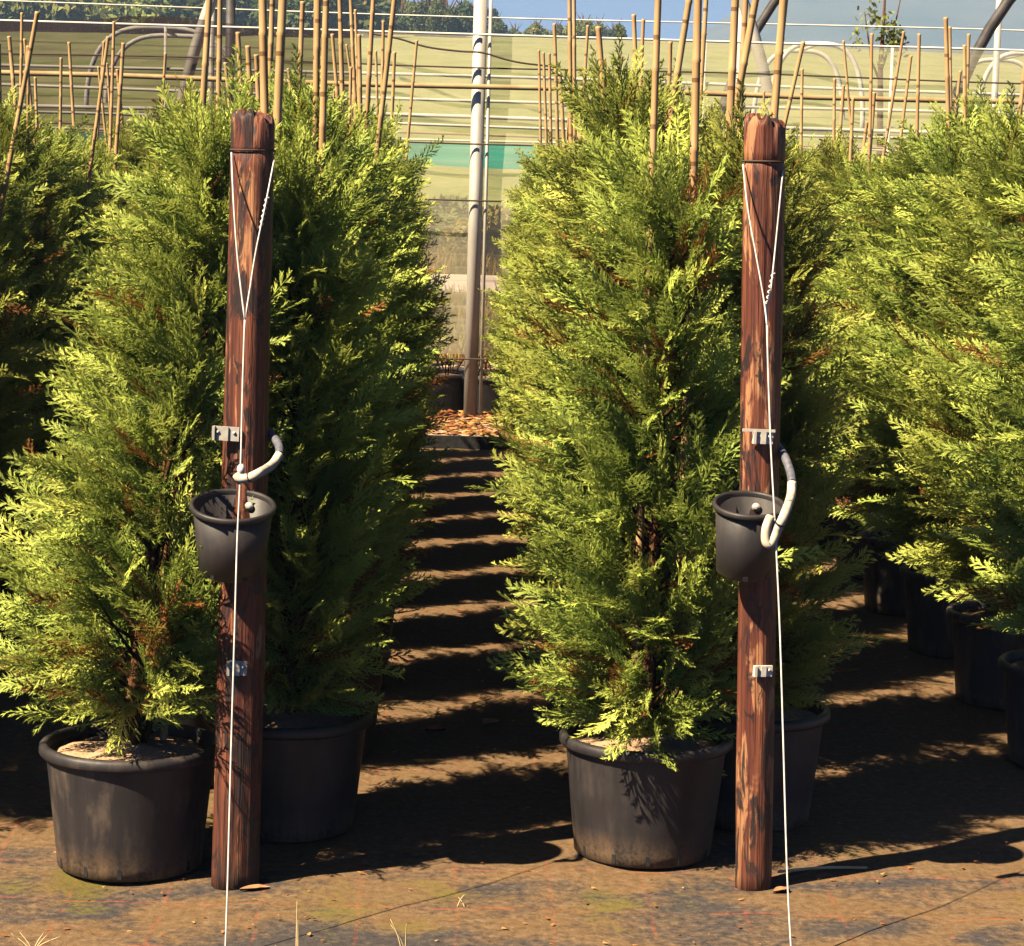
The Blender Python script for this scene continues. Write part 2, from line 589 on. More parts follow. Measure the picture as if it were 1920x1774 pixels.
# nursery floor: woven mat with sand, gently uneven
gx = np.linspace(-5, 5, 101)
gy = np.concatenate([np.linspace(1.5, 8, 90), np.linspace(8.2, 13.9, 40)])
X, Y = np.meshgrid(gx, gy)
Z = 0.004 * np.sin(X * 9 + Y * 4) * np.sin(Y * 7 - X * 2) + 0.003 * np.sin(X * 23 - Y * 13)
vv = np.stack([X.ravel(), Y.ravel(), Z.ravel()], 1)
nx, ny = len(gx), len(gy)
ii = np.arange(nx - 1)[None, :] + nx * np.arange(ny - 1)[:, None]
ff = np.stack([ii, ii + 1, ii + nx + 1, ii + nx], -1).reshape(-1, 4)
struct('weed_mat', mesh_arrays('weed_mat', vv, ff, 4, M['weed_mat'], True))
# path: poured slab behind the fence
struct('path', MB().box(-40, 40, 34.2, 41.0, -0.03, 0.03).mesh('path', M['path'], False))


def ridge(x):
    return 20 + 150 / (1 + math.exp(-(x - 140) / 60.0)) + 9 * math.sin(x * 0.012) + 5 * math.sin(x * 0.034 + 1)


xs = list(range(-1500, 2001, 50))
vs, fs = [], []
for j, (y, k) in enumerate(((1150, -0.03), (1300, 0.30), (1450, 0.72), (1575, 1.0), (1720, 0.9))):
    for x in xs:
        vs.append((x, y + 30 * math.sin(x * 0.008 + j), max(ridge(x) * k + 6 * k * math.sin(x * 0.026 + j * 2.1), -8)))
n = len(xs)
fs = [(j * n + i, j * n + i + 1, (j + 1) * n + i + 1, (j + 1) * n + i) for j in range(4) for i in range(n - 1)]
struct('mountain', MB().add(vs, fs).mesh('mountain', M['mountain']))


# ------------------------------------------------------------------ conifers
def spray_template(rng):
    """one flat feathery spray, axis along +x, length 1"""
    tri, tip = [], []

    def blade(p, q, w, nrm, t0, t1):
        d = q - p
        s = np.cross(nrm, d)
        s = s / (np.linalg.norm(s) + 1e-9) * w * 0.5
        tri.extend([p - s, p + s, q])
        tip.extend([t0, t0, t1])
    N = np.array([0, 0, 1.0])
    for k in range(4):
        a, b = k / 4, (k + 1) / 4
        blade(np.array([a, 0, 0]), np.array([b + 0.05, 0, 0.0]), 0.020, N, a, b)
        blade(np.array([a, 0, 0]), np.array([b + 0.05, 0, 0.0]), 0.020, np.array([0, 1.0, 0]), a, b)
    nb = 21
    for i in range(nb):
        t = 0.04 + 0.93 * i / (nb - 1)
        sd = 1 if i % 2 else -1
        ln = (0.27 * (1 - t) ** 0.75 * (0.55 + 0.45 * min(1, t / 0.25)) + 0.06) * rng.uniform(0.75, 1.2)
        ang = math.radians(rng.uniform(22, 42)) * sd
        lift = rng.uniform(-0.28, 0.28)
        d = np.array([math.cos(ang), math.sin(ang), lift])
        d /= np.linalg.norm(d)
        p = np.array([t, 0, 0])
        q = p + d * ln
        nn = np.array([rng.uniform(-.5, .5), rng.uniform(-.5, .5), 1.0])
        blade(p, q, 0.020, nn, t, min(1, t + ln))
        for j in range(5):
            s = 0.15 + 0.16 * j + rng.uniform(-.03, .03)
            sd2 = 1 if j % 2 else -1
            a2 = ang + sd2 * math.radians(rng.uniform(18, 36))
            l2 = (0.38 * ln * (1 - 0.55 * s) + 0.022) * rng.uniform(0.8, 1.2)
            d2 = np.array([math.cos(a2), math.sin(a2), lift + rng.uniform(-0.35, 0.35)])
            d2 /= np.linalg.norm(d2)
            pp = p + d * ln * s
            nn = np.array([rng.uniform(-.6, .6), rng.uniform(-.6, .6), 1.0])
            blade(pp, pp + d2 * l2, 0.021, nn, min(1, t + ln * s), min(1, t + ln * s + l2))
    return np.array(tri), np.array(tip)


SPRAYS = [spray_template(np.random.default_rng(50 + k)) for k in range(5)]


def crown_mesh(name, seed, height, prof, nbranch, nper, lean=(0, 0), wind=(-0.30, -0.05)):
    """returns (crown mesh, stem mesh); z=0 at the soil"""
    rng = np.random.default_rng(seed)
    hs, rs = zip(*prof)
    stem = MB()
    P, D, Lg, Nn, T, Dd = [], [], [], [], [], []

    def axis(z):
        k = max(z, 0.0) / height
        return np.array([lean[0] * k ** 1.3, lean[1] * k ** 1.3, z])
    stem.tube([axis(z) for z in np.linspace(-0.06, height * 0.96, 22)], list(np.interp(np.linspace(0, 1, 22), [0, .3, .7, 1], [0.021, 0.015, 0.009, 0.003])), 7)
    for k in range(3):      # extra stems from the base
        a = rng.uniform(0, 6.28)
        stem.tube([axis(-0.05) + np.array([math.cos(a), math.sin(a), 0]) * 0.012, axis(0.25) + np.array([math.cos(a), math.sin(a), 0]) * 0.09,
                   axis(0.6) + np.array([math.cos(a), math.sin(a), 0]) * 0.13], [0.010, 0.007, 0.003], 5)
    lobe = rng.uniform(0, 6.28, 4)
    for i in range(nbranch):
        h = ((i + rng.uniform(0, 1)) / nbranch)
        az = i * 2.39996 + rng.uniform(-.5, .5)
        R = np.interp(h, hs, rs) * rng.uniform(0.72, 1.10) * (1 + 0.11 * math.sin(3 * az + lobe[0] + h * 7) + 0.08 * math.sin(5 * az + lobe[1] - h * 11))
        out = np.array([math.cos(az), math.sin(az), 0])
        rise = R * rng.uniform(0.55, 1.15) * (1.0 if h > 0.12 else 0.5)
        ztip = 0.03 + h * height
        tip = axis(ztip) + out * R + np.array([wind[0], wind[1], 0]) * 0.10 * R / 0.3
        st = axis(min(max(0.02, ztip - rise), height * 0.92))
        bd = tip - st
        ctrl = st + bd * 0.55 + np.array([0, 0, -0.05 * R])
        pts = [(1 - t) ** 2 * st + 2 * t * (1 - t) * ctrl + t * t * tip for t in np.linspace(0, 1, 5)]
        stem.tube(pts, [0.0055, 0.0045, 0.0035, 0.0025, 0.0012], 4, False)
        clump = rng.normal(0.0, 0.14)
        n = max(4, int(nper * (0.55 + 0.6 * R / 0.2)))
        for j in range(n):
            f = 0.30 + 0.70 * (j + rng.uniform(0, 1)) / n
            p = (1 - f) ** 2 * st + 2 * f * (1 - f) * ctrl + f * f * tip
            bdir = bd / (np.linalg.norm(bd) + 1e-9)
            d = bdir * 1.0 + out * 0.35 + np.array([wind[0], wind[1], 0.18]) * 1.0 + rng.normal(0, 0.30, 3)
            if h < 0.14:
                d[2] -= 0.30
            d /= np.linalg.norm(d)
            P.append(p + rng.normal(0, 0.012, 3))
            D.append(d)
            Lg.append(rng.uniform(0.115, 0.235) * (0.85 + 0.3 * f))
            Nn.append(rng.normal(0, 1, 3) + np.array([0, 0, 0.5]))
            dead = 1.0 if rng.uniform() < (0.05 if h > 0.2 else 0.16) * (1.5 - f) else 0.0
            T.append(np.clip(0.50 + clump + rng.normal(0, 0.16), 0, 1))
            Dd.append(dead)
    for j in range(26):         # the leader
        z = height * rng.uniform(0.86, 1.02)
        d = np.array([rng.normal(0, .5) + wind[0] * .4, rng.normal(0, .5), 1.0])
        d /= np.linalg.norm(d)
        P.append(axis(z)); D.append(d); Lg.append(rng.uniform(0.08, 0.17)); Nn.append(rng.normal(0, 1, 3)); T.append(rng.uniform(.4, .8)); Dd.append(0.0)
    P, D, Lg, Nn, T, Dd = map(np.array, (P, D, Lg, Nn, T, Dd))
    S = np.cross(Nn, D)
    S /= np.linalg.norm(S, axis=1)[:, None] + 1e-9
    Wv = np.cross(D, S)
    which = rng.integers(0, len(SPRAYS), len(P))
    bend = rng.uniform(-0.30, 0.10, len(P))
    V, TT = [], []
    for k, (tv, tt) in enumerate(SPRAYS):
        idx = np.where(which == k)[0]
        if len(idx) == 0:
            continue
        loc = tv[None] * Lg[idx][:, None, None]
        w = loc[..., 2] + bend[idx][:, None] * tv[None, :, 0] ** 2 * Lg[idx][:, None]
        v = P[idx][:, None] + loc[..., 0:1] * D[idx][:, None] + loc[..., 1:2] * S[idx][:, None] + w[..., None] * Wv[idx][:, None]
        V.append(v.reshape(-1, 3))
        tn = np.zeros((len(idx), len(tt), 3))
        tn[..., 0] = T[idx][:, None]
        tn[..., 1] = np.clip(tt[None] * 1.1 - 0.35, 0, 1)
        tn[..., 2] = Dd[idx][:, None]
        TT.append(tn.reshape(-1, 3))
    V, TT = np.concatenate(V), np.concatenate(TT)
    me = mesh_arrays(name, V, np.arange(len(V)), 3, M['conifer'], False, TT)
    return me, stem.mesh('trunk', M['bark'])


PR_A = [(0, .05), (.05, .09), (.11, .18), (.2, .205), (.35, .16), (.55, .105), (.75, .07), (.9, .04), (1, .015)]
PR_B = [(0, .06), (.08, .10), (.28, .155), (.45, .155), (.65, .105), (.84, .05), (.95, .025), (1, .012)]
PR_F = [(0, .08), (.08, .12), (.28, .165), (.5, .175), (.68, .13), (.84, .075), (.95, .035), (1, .015)]
PR_C = [(0, .05), (.1, .09), (.32, .155), (.5, .14), (.7, .09), (.87, .042), (1, .012)]
NB, NP = 125, 13
CROWNS = {
    'front_left': crown_mesh('crown', 3, 1.24, PR_A, NB, NP, (0.17, 0.12), (-0.42, -0.04)),
    'front_right': crown_mesh('crown', 4, 1.24, PR_F, NB, NP, (0.02, 0.04), (-0.42, -0.1)),
    'a': crown_mesh('crown', 5, 1.28, PR_C, NB, NP, (0.03, 0.0)),
    'b': crown_mesh('crown', 6, 1.34, PR_B, NB, NP, (-0.03, 0.02)),
    'c': crown_mesh('crown', 8, 1.24, PR_C, NB, NP, (0.0, -0.03)),
}

# pots ------------------------------------------------------------------
PH = 0.285
def pot_mesh(mat, rb=0.162, rt=0.190, h=PH, name='pot'):
    p = [(rb - .012, 0.0), (rb, 0.006), (rb + 0.002, 0.03), (rt - 0.003, h - 0.035), (rt - 0.001, h - 0.02), (rt - 0.008, h - 0.02), (rt - 0.012, h - 0.05), (rb - 0.004, 0.03)]
    return MB().lathe(p, 48, None, True, True).mesh(name, mat)


def rim_mesh(mat, rt=0.190, h=PH, wd=0.014, dp=0.026):
    p = [(rt - .006, h - dp), (rt + wd - .004, h - dp), (rt + wd, h - dp + .005), (rt + wd, h - .007), (rt + wd - .006, h), (rt - .002, h), (rt - .006, h - .006), (rt - .006, h - dp)]
    return MB().lathe(p, 48, None, False, False).mesh('rim', mat)


def soil_mesh(seed, r=0.181, h=PH - 0.022):
    rng = np.random.default_rng(seed)
    ph = rng.uniform(0, 6.28, 4)
    prof = [(r, h - 0.012), (r * .9, h - .004), (r * .75, h + .003), (r * .5, h + .010), (r * .3, h + .016), (r * .1, h + .02)]
    mb = MB()
    mb.lathe(prof, 36, lambda a, z: 1 + 0.05 * math.sin(3 * a + ph[0]) * (z > h - .01) * (z > h - .005), False, True)
    mb.v = [(x, y, z + 0.006 * math.sin(x * 40 + ph[1]) * math.sin(y * 47 + ph[2])) for x, y, z in mb.v]
    return mb.mesh('soil', M['soil'])


POT = {k: (pot_mesh(M[k]), rim_mesh(M[k])) for k in ('pot', 'pot_muddy', 'pot_old')}
SOIL = [soil_mesh(k) for k in range(3)]


def cane_mesh(L, r0, r1, seed):
    rng = np.random.default_rng(seed)
    pts, rs = [], []
    n = int(L / 0.2)
    bx, by = rng.normal(0, 0.006, 2)
    for i in range(n + 1):
        t = i / n
        r = r0 + (r1 - r0) * t
        c = (bx * math.sin(t * 3.1), by * math.sin(t * 5 + 1) * 0.5)
        for dz, k in ((-0.006, 1.0), (0.0, 1.16), (0.006, 1.0)):
            pts.append((c[0], c[1], t * L + dz)); rs.append(r * k)
    return MB().tube(pts, rs, 8).mesh('cane', M['cane'])


CANES = [cane_mesh(2.0, 0.0105, 0.0075, k) for k in range(3)] + [cane_mesh(2.15, 0.0125, 0.0095, 9), cane_mesh(1.85, 0.0085, 0.0065, 10)]


def potted_conifer(x, y, kind, potkind, label, group, canes, rotz=0.0, sc=1.0, seed=0, thin=1.0):
    t = thing('potted_conifer', label, 'potted tree', (x, y, 0.004), 0, group)
    pm, rm = POT[potkind]
    r0 = random.uniform(0, 6.28)
    p = obj('pot', pm, t, (0, 0, 0), (0, 0, r0))
    obj('rim', rm, p)
    obj('soil', SOIL[seed % 3], t, (0, 0, 0), (0, 0, r0))
    cm, sm = CROWNS[kind]
    tr = obj('trunk', sm, t, (0, 0, PH - 0.01), (0, 0, rotz), (sc, sc, sc))
    obj('crown', cm, t, (0, 0, PH - 0.01 + (0.06 if potkind == 'pot_old' else 0.045 if kind == 'front_left' else 0)), (0, 0, rotz), (sc * thin, sc * thin, sc))
    for (dx, dy, tx, ty, topz, ci) in canes:
        L = (2.0, 2.0, 2.0, 2.15, 1.85)[ci]
        d = Vector((tx - dx, ty - dy, topz - PH + 0.05))
        o = obj('cane', CANES[ci], t, (dx, dy, PH - 0.05), d.to_track_quat('Z', 'Y').to_euler(), (1, 1, d.length / L))
    return t


def rand_canes(rnd, n, top=2.2):
    out = []
    for k in range(n):
        a = rnd.uniform(0, 6.28)
        r = rnd.uniform(0.02, 0.10)
        tx, ty = rnd.gauss(0, 0.125), rnd.gauss(0, 0.06)
        out.append((r * math.cos(a), abs(r * math.sin(a)) + 0.02, tx, ty, top + rnd.uniform(-0.25, 0.12), rnd.choice((0, 1, 2, 3, 4))))
    return out


S = 0.80
rnd = random.Random(5)
COLS = [
    # x, first y, count, label, group, pot kind, scale
    ('L1', -0.72, 5.20, 12, 'bushy potted conifer staked with canes, outer file behind the mud-streaked front pot', 'conifers in file behind the mud-streaked pot', 'pot'),
    ('L2', -0.39, 5.54, 12, 'shaded potted conifer with canes lining the aisle, on the mud-streaked pot side', 'aisle conifers on the mud-streaked pot side', 'pot'),
    ('R1', 0.46, 5.39, 12, 'sunlit potted conifer with canes lining the aisle, behind the clean front pot', 'aisle conifers behind the clean front pot', 'pot'),
    ('R2', 0.74, 5.72, 12, 'potted conifer with canes in the file behind the post with white label tags', 'conifers in file behind the tagged post', 'pot'),
    ('RR1', 1.72, 6.36, 11, 'yellow green potted conifer in a weathered pot, in the row across the side aisle', 'conifers in weathered pots across the side aisle', 'pot_old'),
    ('RR2', 2.08, 6.75, 10, 'staked conifer half hidden behind the row of weathered pots', 'conifers behind the row of weathered pots', 'pot_old'),
    ('LL1', -1.76, 5.35, 12, 'dark green potted conifer in front of the dark shade netting', 'conifers in front of the dark netting', 'pot'),
    ('LL2', -2.10, 5.75, 12, 'staked potted conifer in the farther file before the dark shade netting', 'farther file of conifers before the dark netting', 'pot'),
]
ORD = ['first', 'second', 'third', 'fourth', 'fifth', 'sixth', 'seventh', 'eighth', 'ninth', 'tenth', 'eleventh', 'twelfth']
ORDL = {'L1': 'in the file that starts with the mud-streaked front pot', 'L2': 'in the shaded aisle file behind the post with grey clip plates',
        'R1': 'in the sunlit aisle file that starts with the clean front pot', 'R2': 'in the file behind the post with white label tags',
        'RR1': 'in the file of weathered pots along the side aisle', 'RR2': 'in the file behind the weathered pots of the side aisle',
        'LL1': 'in the file along the shaded aisle before the dark netting', 'LL2': 'in the outermost file before the dark netting'}
for cname, cx, y0, cnt, label, group, pk in COLS:
    for i in range(cnt):
        y = y0 + i * S + (rnd.uniform(-0.03, 0.03) if i else 0)
        x = cx + (rnd.uniform(-0.025, 0.025) + (0.04 if cname == 'R1' else 0) if i else 0)
        if y > 13.55:
            continue
        kind = rnd.choice('abc')
        lab, grp, pot_kind = label, group, pk
        canes = rand_canes(rnd, rnd.choice((1, 1, 2, 2)))
        rot = rnd.uniform(-0.55, 0.55)
        sc = rnd.uniform(0.93, 1.06)
        if cname == 'L1' and i == 0:
            kind, pot_kind, rot, sc = 'front_left', 'pot_muddy', 0.0, 1.0
            lab, grp = 'front conifer in a mud-streaked black pot with pale sandy soil and brown stems', None
            canes = [(0.06, 0.05, 0.20, 0.1, 1.55, 4)]
        elif cname == 'R1' and i == 0:
            kind, rot, sc = 'front_right', 0.0, 1.0
            lab, grp = 'bright conifer in the clean front black pot beside the post with white tags', None
            canes = [(-0.03, 0.0, -0.03, 0.02, 2.22, 0), (0.07, 0.02, 0.06, 0.05, 2.25, 3)]
        elif cname == 'L2' and i == 0:
            lab, grp = 'deeply shaded conifer behind the dark post with the grey clip plates', None
            canes = [(-0.09, 0.05, -0.03, 0.0, 2.3, 3), (-0.03, 0.06, -0.10, 0.03, 2.3, 3), (0.04, 0.06, 0.06, 0.05, 2.3, 0)]
        elif cname == 'R2' and i == 0:
            lab, grp = 'shaded conifer right behind the red brown post with white label tags', None
            canes = [(-0.06, 0.0, 0.03, 0.03, 2.3, 3), (-0.12, 0.03, -0.09, 0.08, 2.25, 3)]
        if i and i < len(ORD):
            lab = '%s conifer %s' % (ORD[i], ORDL[cname])
        potted_conifer(x, y, kind, pot_kind, lab, grp, canes, rot, sc, i, 0.93 if cname == 'L1' and not i else 0.8 if cname == 'L1' else 0.86 if cname == 'R2' and i else 1.14 if cname in ('RR1', 'RR2', 'LL1', 'LL2') else 1.0)

# drainage slots on the two front pots
slot = MB().box(-0.0045, 0.0045, -0.0015, 0.0025, 0.010, 0.036).mesh('drain_slot', M['black_band'], False)
for o in list(C.objects):
    if o.name.startswith('potted_conifer') and 'front' in o['label']:
        for a in (-150, -118, -90, -62, -30):
            an = math.radians(a)
            obj('drain_slot', slot, o, (0.1625 * math.cos(an), 0.1625 * math.sin(an), 0), (0, 0, an + math.pi / 2))

# ------------------------------------------------------------------ posts with guy wires, hanging pots, hoses, tags
def wooden_post(name, base_px, top_px, rb, rt, groove_py, mat, label, seed):
    b = ground(*base_px)
    tp = at(*top_px, b.y)
    rng = np.random.default_rng(seed)
    ax = tp - b
    Lp = ax.length
    ph = rng.uniform(0, 6.28, 6)
    gz = Lp * (base_px[1] - groove_py) / (base_px[1] - top_px[1])

    def wob(a, z):
        k = 1 + 0.035 * math.sin(2 * a + ph[0] + z * 1.1) + 0.022 * math.sin(3 * a + ph[1] - z * 2.0) + 0.012 * math.sin(7 * a + ph[2] + 1.5 * math.sin(z * 3)) + 0.008 * math.sin(15 * a + ph[3] + math.sin(z * 5))
        k += 0.015 * math.sin(z * 6 + ph[4] + 2 * math.sin(a))
        return k
    prof = []
    zs = list(np.linspace(-0.02, Lp - 0.02, 34)) + [gz - 0.006, gz - 0.003, gz, gz + 0.003, gz + 0.006]
    for z in sorted(zs):
        r = rb + (rt - rb) * max(z, 0) / Lp
        if abs(z - gz) < 0.004:
            r *= 0.955
        prof.append((r, z))
    prof += [(rt * 0.985, Lp - 0.010), (rt * 0.93, Lp - 0.003), (rt * 0.80, Lp + 0.001), (rt * 0.45, Lp + 0.002)]
    mb = MB().lathe(prof, 56, wob)
    # chipped, uneven top
    mb.v = [(x, y, z + (0.006 * math.sin(9 * math.atan2(y, x) + ph[5]) - 0.010 * (x > 0.01) + 0.004 * math.sin(23 * math.atan2(y, x))) * (z > Lp - 0.012)) for x, y, z in mb.v]
    o = obj(name, mb.mesh(name, mat), None, b, ax.to_track_quat('Z', 'Y').to_euler())
    o.rotation_euler = (Matrix(((1, 0, ax.x / Lp), (0, 1, ax.y / Lp), (-ax.x / Lp, -ax.y / Lp, ax.z / Lp)))).to_euler()
    tag(o, label, 'post')
    return o, b, tp


pa, ba, ta = wooden_post('wooden_post', (440, 1656), (476, 213), 0.0515, 0.0465, 282, M['post_a'], 'dark red brown round wooden post with grey clip plates and a hanging black pot', 2)
pb, bb, tb = wooden_post('wooden_post', (1413, 1662), (1433, 222), 0.0420, 0.0450, 303, M['post_b'], 'peeling red and tan wooden post with white label tags and a hanging black pot', 5)


def wire_pts(pxs, Ytop, Ybot, ptop, pbot):
    return [at(x, y, Ytop + (Ybot - Ytop) * (y - ptop) / (pbot - ptop)) for x, y in pxs]


def guy_wire(post_c, r, groove, left, right, joinpx, down, anchor, label):
    """loop round the post groove, two legs that meet, one line down to the ground"""
    Yp = post_c.y
    anc = ground(*anchor)
    Yf = Yp - r - 0.004
    t = thing('guy_wire', label, 'wire', anc)

    def local(pts):
        return [p - anc for p in pts]
    joint = wire_pts([joinpx], Yf, anc.y, groove, anchor[1])[0]
    cg = at((left[0][0] + right[0][0]) / 2, groove, Yp)
    loop = [cg + Vector((math.cos(a) * (r + 0.0005), math.sin(a) * (r + 0.0005), 0)) for a in np.linspace(0, 2 * math.pi, 25)]
    obj('loop', MB().tube(local(loop), 0.0022, 6, False).mesh('loop', M['dark_wire']), t)
    for leg in (left, right):
        n = len(leg)
        pts = []
        for i, (x, y) in enumerate(leg):
            k = i / n
            pts.append(at(x, y, (Yp - r * 0.55) * (1 - k) + joint.y * k - 0.012 * math.sin(math.pi * min(k * 1.4, 1))))
        pts.append(joint)
        obj('wire_leg', MB().tube(local(spline(pts, 5)), 0.0019, 6).mesh('wire_leg', M['wire']), t)
    # twisted joint
    kp = right[1]
    a = at(kp[0] + 2, kp[1] - 8, Yp - r * 0.75 - 0.012)
    b = at(kp[0] - 10, kp[1] + 50, Yp - r * 0.95 - 0.012)
    hel = [a.lerp(b, i / 40) + Vector((math.cos(i * 0.9), math.sin(i * 0.9), 0)) * 0.0032 for i in range(41)]
    obj('twisted_splice', MB().tube(local(hel), 0.0017, 5).mesh('twisted_splice', M['wire']), t)
    dn = wire_pts([joinpx] + down + [anchor], Yf, anc.y, groove, anchor[1])
    dn.append(anc + Vector((0, 0, -0.03)))
    obj('guy_line', MB().tube(local(spline(dn, 4)), 0.0020, 6).mesh('guy_line', M['wire']), t)
    return t, Yf, anc


gwa, Yfa, anca = guy_wire(ba, 0.0475, 282, [(434, 286), (438, 380), (446, 490)], [(514, 300), (499, 378), (480, 470), (468, 545)], (459, 600),
                          [(455, 720), (451, 880), (445, 1010), (440, 1180), (433, 1420), (427, 1650)], (422, 1797), 'pale guy wire looped round the dark post, holding a cream hose end')
gwb, Yfb, ancb = guy_wire(bb, 0.0450, 303, [(1393, 308), (1402, 390), (1418, 480), (1432, 560)], [(1468, 320), (1448, 520), (1440, 570)], (1438, 610),
                          [(1441, 720), (1446, 850), (1452, 960), (1457, 1060), (1463, 1200), (1469, 1400), (1476, 1640)], (1485, 1811), 'pale guy wire looped round the peeling tagged post, holding a bent cream hose')


def depth_on_wire(py, Yf, anc, ptop, pbot):
    return Yf + (anc.y - Yf) * (py - ptop) / (pbot - ptop)


def hanging_pot(cx, cy, rt, rb, h, Y, tilt, side, post_c, label, holes):
    c = at(cx, cy, Y)
    t = thing('hanging_pot', label, 'flowerpot', c)
    t.rotation_euler = (math.radians(tilt), math.radians(side), 0)
    p = [(rb - .006, -h), (rb, -h + .004), (rt - .002, -0.012), (rt - .005, -0.012), (rb - .004, -h + .006)]
    obj('body', MB().lathe(p, 44, None, True, True).mesh('body', M['pot_small']), t)
    q = [(rt - .004, -.012), (rt + .004, -.012), (rt + .0055, -.009), (rt + .0055, -.003), (rt + .003, 0), (rt - .002, 0), (rt - .004, -.004), (rt - .004, -.012)]
    obj('rim', MB().lathe(q, 44, None, False, False).mesh('rim', M['pot_small']), t)
    for a in holes:
        an = math.radians(a)
        hm = MB().box(-0.0055, 0.0055, -0.0012, 0.0012, 0.002, 0.012).mesh('drain_hole', M['black_band'], False)
        obj('drain_hole', hm, t, ((rb) * math.cos(an), (rb) * math.sin(an), -h + .002), (0, 0, an + math.pi / 2))
    sc = MB().lathe([(0.010, 0), (0.010, 0.0012), (0.0055, 0.0018), (0.005, 0.0034), (0.002, 0.004)], 16).mesh('screw', M['steel'])
    an = math.radians(68)
    rr = rt - 0.011
    obj('screw', sc, t, (rr * math.cos(an), rr * math.sin(an), -0.032), (math.radians(90), 0, an - math.pi / 2))
    return t


hpa = hanging_pot(437, 945, 0.0865, 0.070, 0.155, ba.y - 0.128, 14, 2, ba, 'small black pot screwed to the dark post under the straight hose end', (-120, -60))
hpb = hanging_pot(1405, 943, 0.0745, 0.0625, 0.162, bb.y - 0.112, 13, 0, bb, 'small black pot screwed to the peeling post beside the bent hose', (-95, -45))


def hose(pts_dark, pts_cream, r, label, bands):
    o0 = pts_cream[0]
    t = thing('hose', label, 'hose', o0)
    L = lambda ps: [p - o0 for p in ps]
    d = spline(pts_dark, 6)
    c = spline(pts_cream, 8)
    obj('dark_sleeve', MB().tube(L(d), r * 0.95, 12).mesh('dark_sleeve', M['dark_hose']), t)
    n = len(c)
    rs = [r * (0.55 if i == n - 1 else 0.9 if i == n - 2 else 1.0) for i in range(n)]
    obj('cream_tube', MB().tube(L(c), rs, 12).mesh('cream_tube', M['cream_hose']), t)
    for k in bands:
        i = min(max(int(k * (n - 1)), 1), n - 2)
        p, q = c[i], c[i] + (c[i + 1] - c[i - 1]).normalized() * 0.004
        obj('band', MB().tube(L([p, q]), r * 1.12, 12).mesh('band', M['black_band']), t)


ya = depth_on_wire(890, Yfa, anca, 282, 1797)
hose([at(498, 806, ba.y + 0.03), at(512, 818, ba.y), at(523, 836, ba.y - 0.05), at(524, 852, ba.y - 0.08)],
     [at(524, 852, ba.y - 0.08), at(510, 872, ba.y - 0.11), at(486, 887, ya), at(466, 896, ya - 0.004), at(450, 897, ya - 0.006), at(443, 889, ya - 0.002)], 0.0098,
     'cream hose end with dark sleeve, tied straight to the wire of the dark post', (0.56,))
knot = MB().lathe([(0.002, -0.012), (0.007, -0.008), (0.009, 0), (0.007, 0.007), (0.003, 0.011)], 12).mesh('wire_knot', M['wire'])
yb = depth_on_wire(980, Yfb, ancb, 303, 1811)
hose([at(1458, 836, bb.y + 0.02), at(1472, 858, bb.y - 0.03), at(1482, 885, bb.y - 0.07), at(1485, 905, bb.y - 0.10)],
     [at(1485, 905, bb.y - 0.10), at(1483, 930, bb.y - 0.13), at(1472, 962, yb - 0.012), at(1456, 998, yb - 0.014), at(1444, 1020, yb - 0.016), at(1436, 1014, yb - 0.016), at(1437, 990, yb - 0.014), at(1446, 966, yb - 0.012)], 0.0100,
     'cream hose with dark sleeve bent back on itself at the peeling post', (0.36,))
kp = at(452, 880, ya)
obj('wire_knot', knot, gwa, kp - anca)


def clip_plate(cx, cy, w, h, Y, rot, mat, label, holes=True, band=None):
    c = at(cx, cy, Y)
    t = thing('label_tag' if mat == 'white_plastic' else 'clip_plate', label, 'tag' if mat == 'white_plastic' else 'clip', c, 0)
    t.rotation_euler = (0, math.radians(1.6), math.radians(rot))
    mb = MB().box(-w / 2, w / 2, -0.003, 0.003, -h / 2, h / 2)
    mb.box(-w / 2, -w / 2 + 0.006, -0.010, -0.003, -h / 2, h / 2)
    obj('plate', mb.mesh('plate', M[mat], False), t)
    if holes:
        s = MB().lathe([(0.0035, 0), (0.0035, 0.003), (0.001, 0.004)], 10).mesh('nail_head', M['wire'])
        for k in (-0.30, 0.32):
            obj('nail_head', s, t, (w * k, -0.003, h * 0.1), (math.radians(90), 0, 0))
    mbv = MB().box(-0.006, 0.006, -0.007, -0.003, -h / 2, h / 2)
    obj('rib', mbv.mesh('rib', M[mat], False), t)
    if band:
        x0, x1, zz = band
        obj('strap', MB().box(x0, x1, -0.006, -0.0035, zz, zz + 0.006).mesh('strap', M[mat], False), t)


clip_plate(424, 813, 0.058, 0.030, ba.y - 0.052, -8, 'grey_plastic', 'wide grey clip plate nailed to the dark post above its hanging pot')
clip_plate(444, 1253, 0.044, 0.031, ba.y - 0.056, 6, 'grey_plastic', 'small grey clip plate nailed to the dark post below its hanging pot')
clip_plate(1430, 820, 0.046, 0.028, bb.y - 0.049, 10, 'white_plastic', 'white tag on a strap across the peeling post above its hanging pot', True, (-0.048, 0.026, 0.012))
clip_plate(1430, 1258, 0.044, 0.024, bb.y - 0.048, 14, 'white_plastic', 'white tag nailed to the peeling post below its hanging pot')

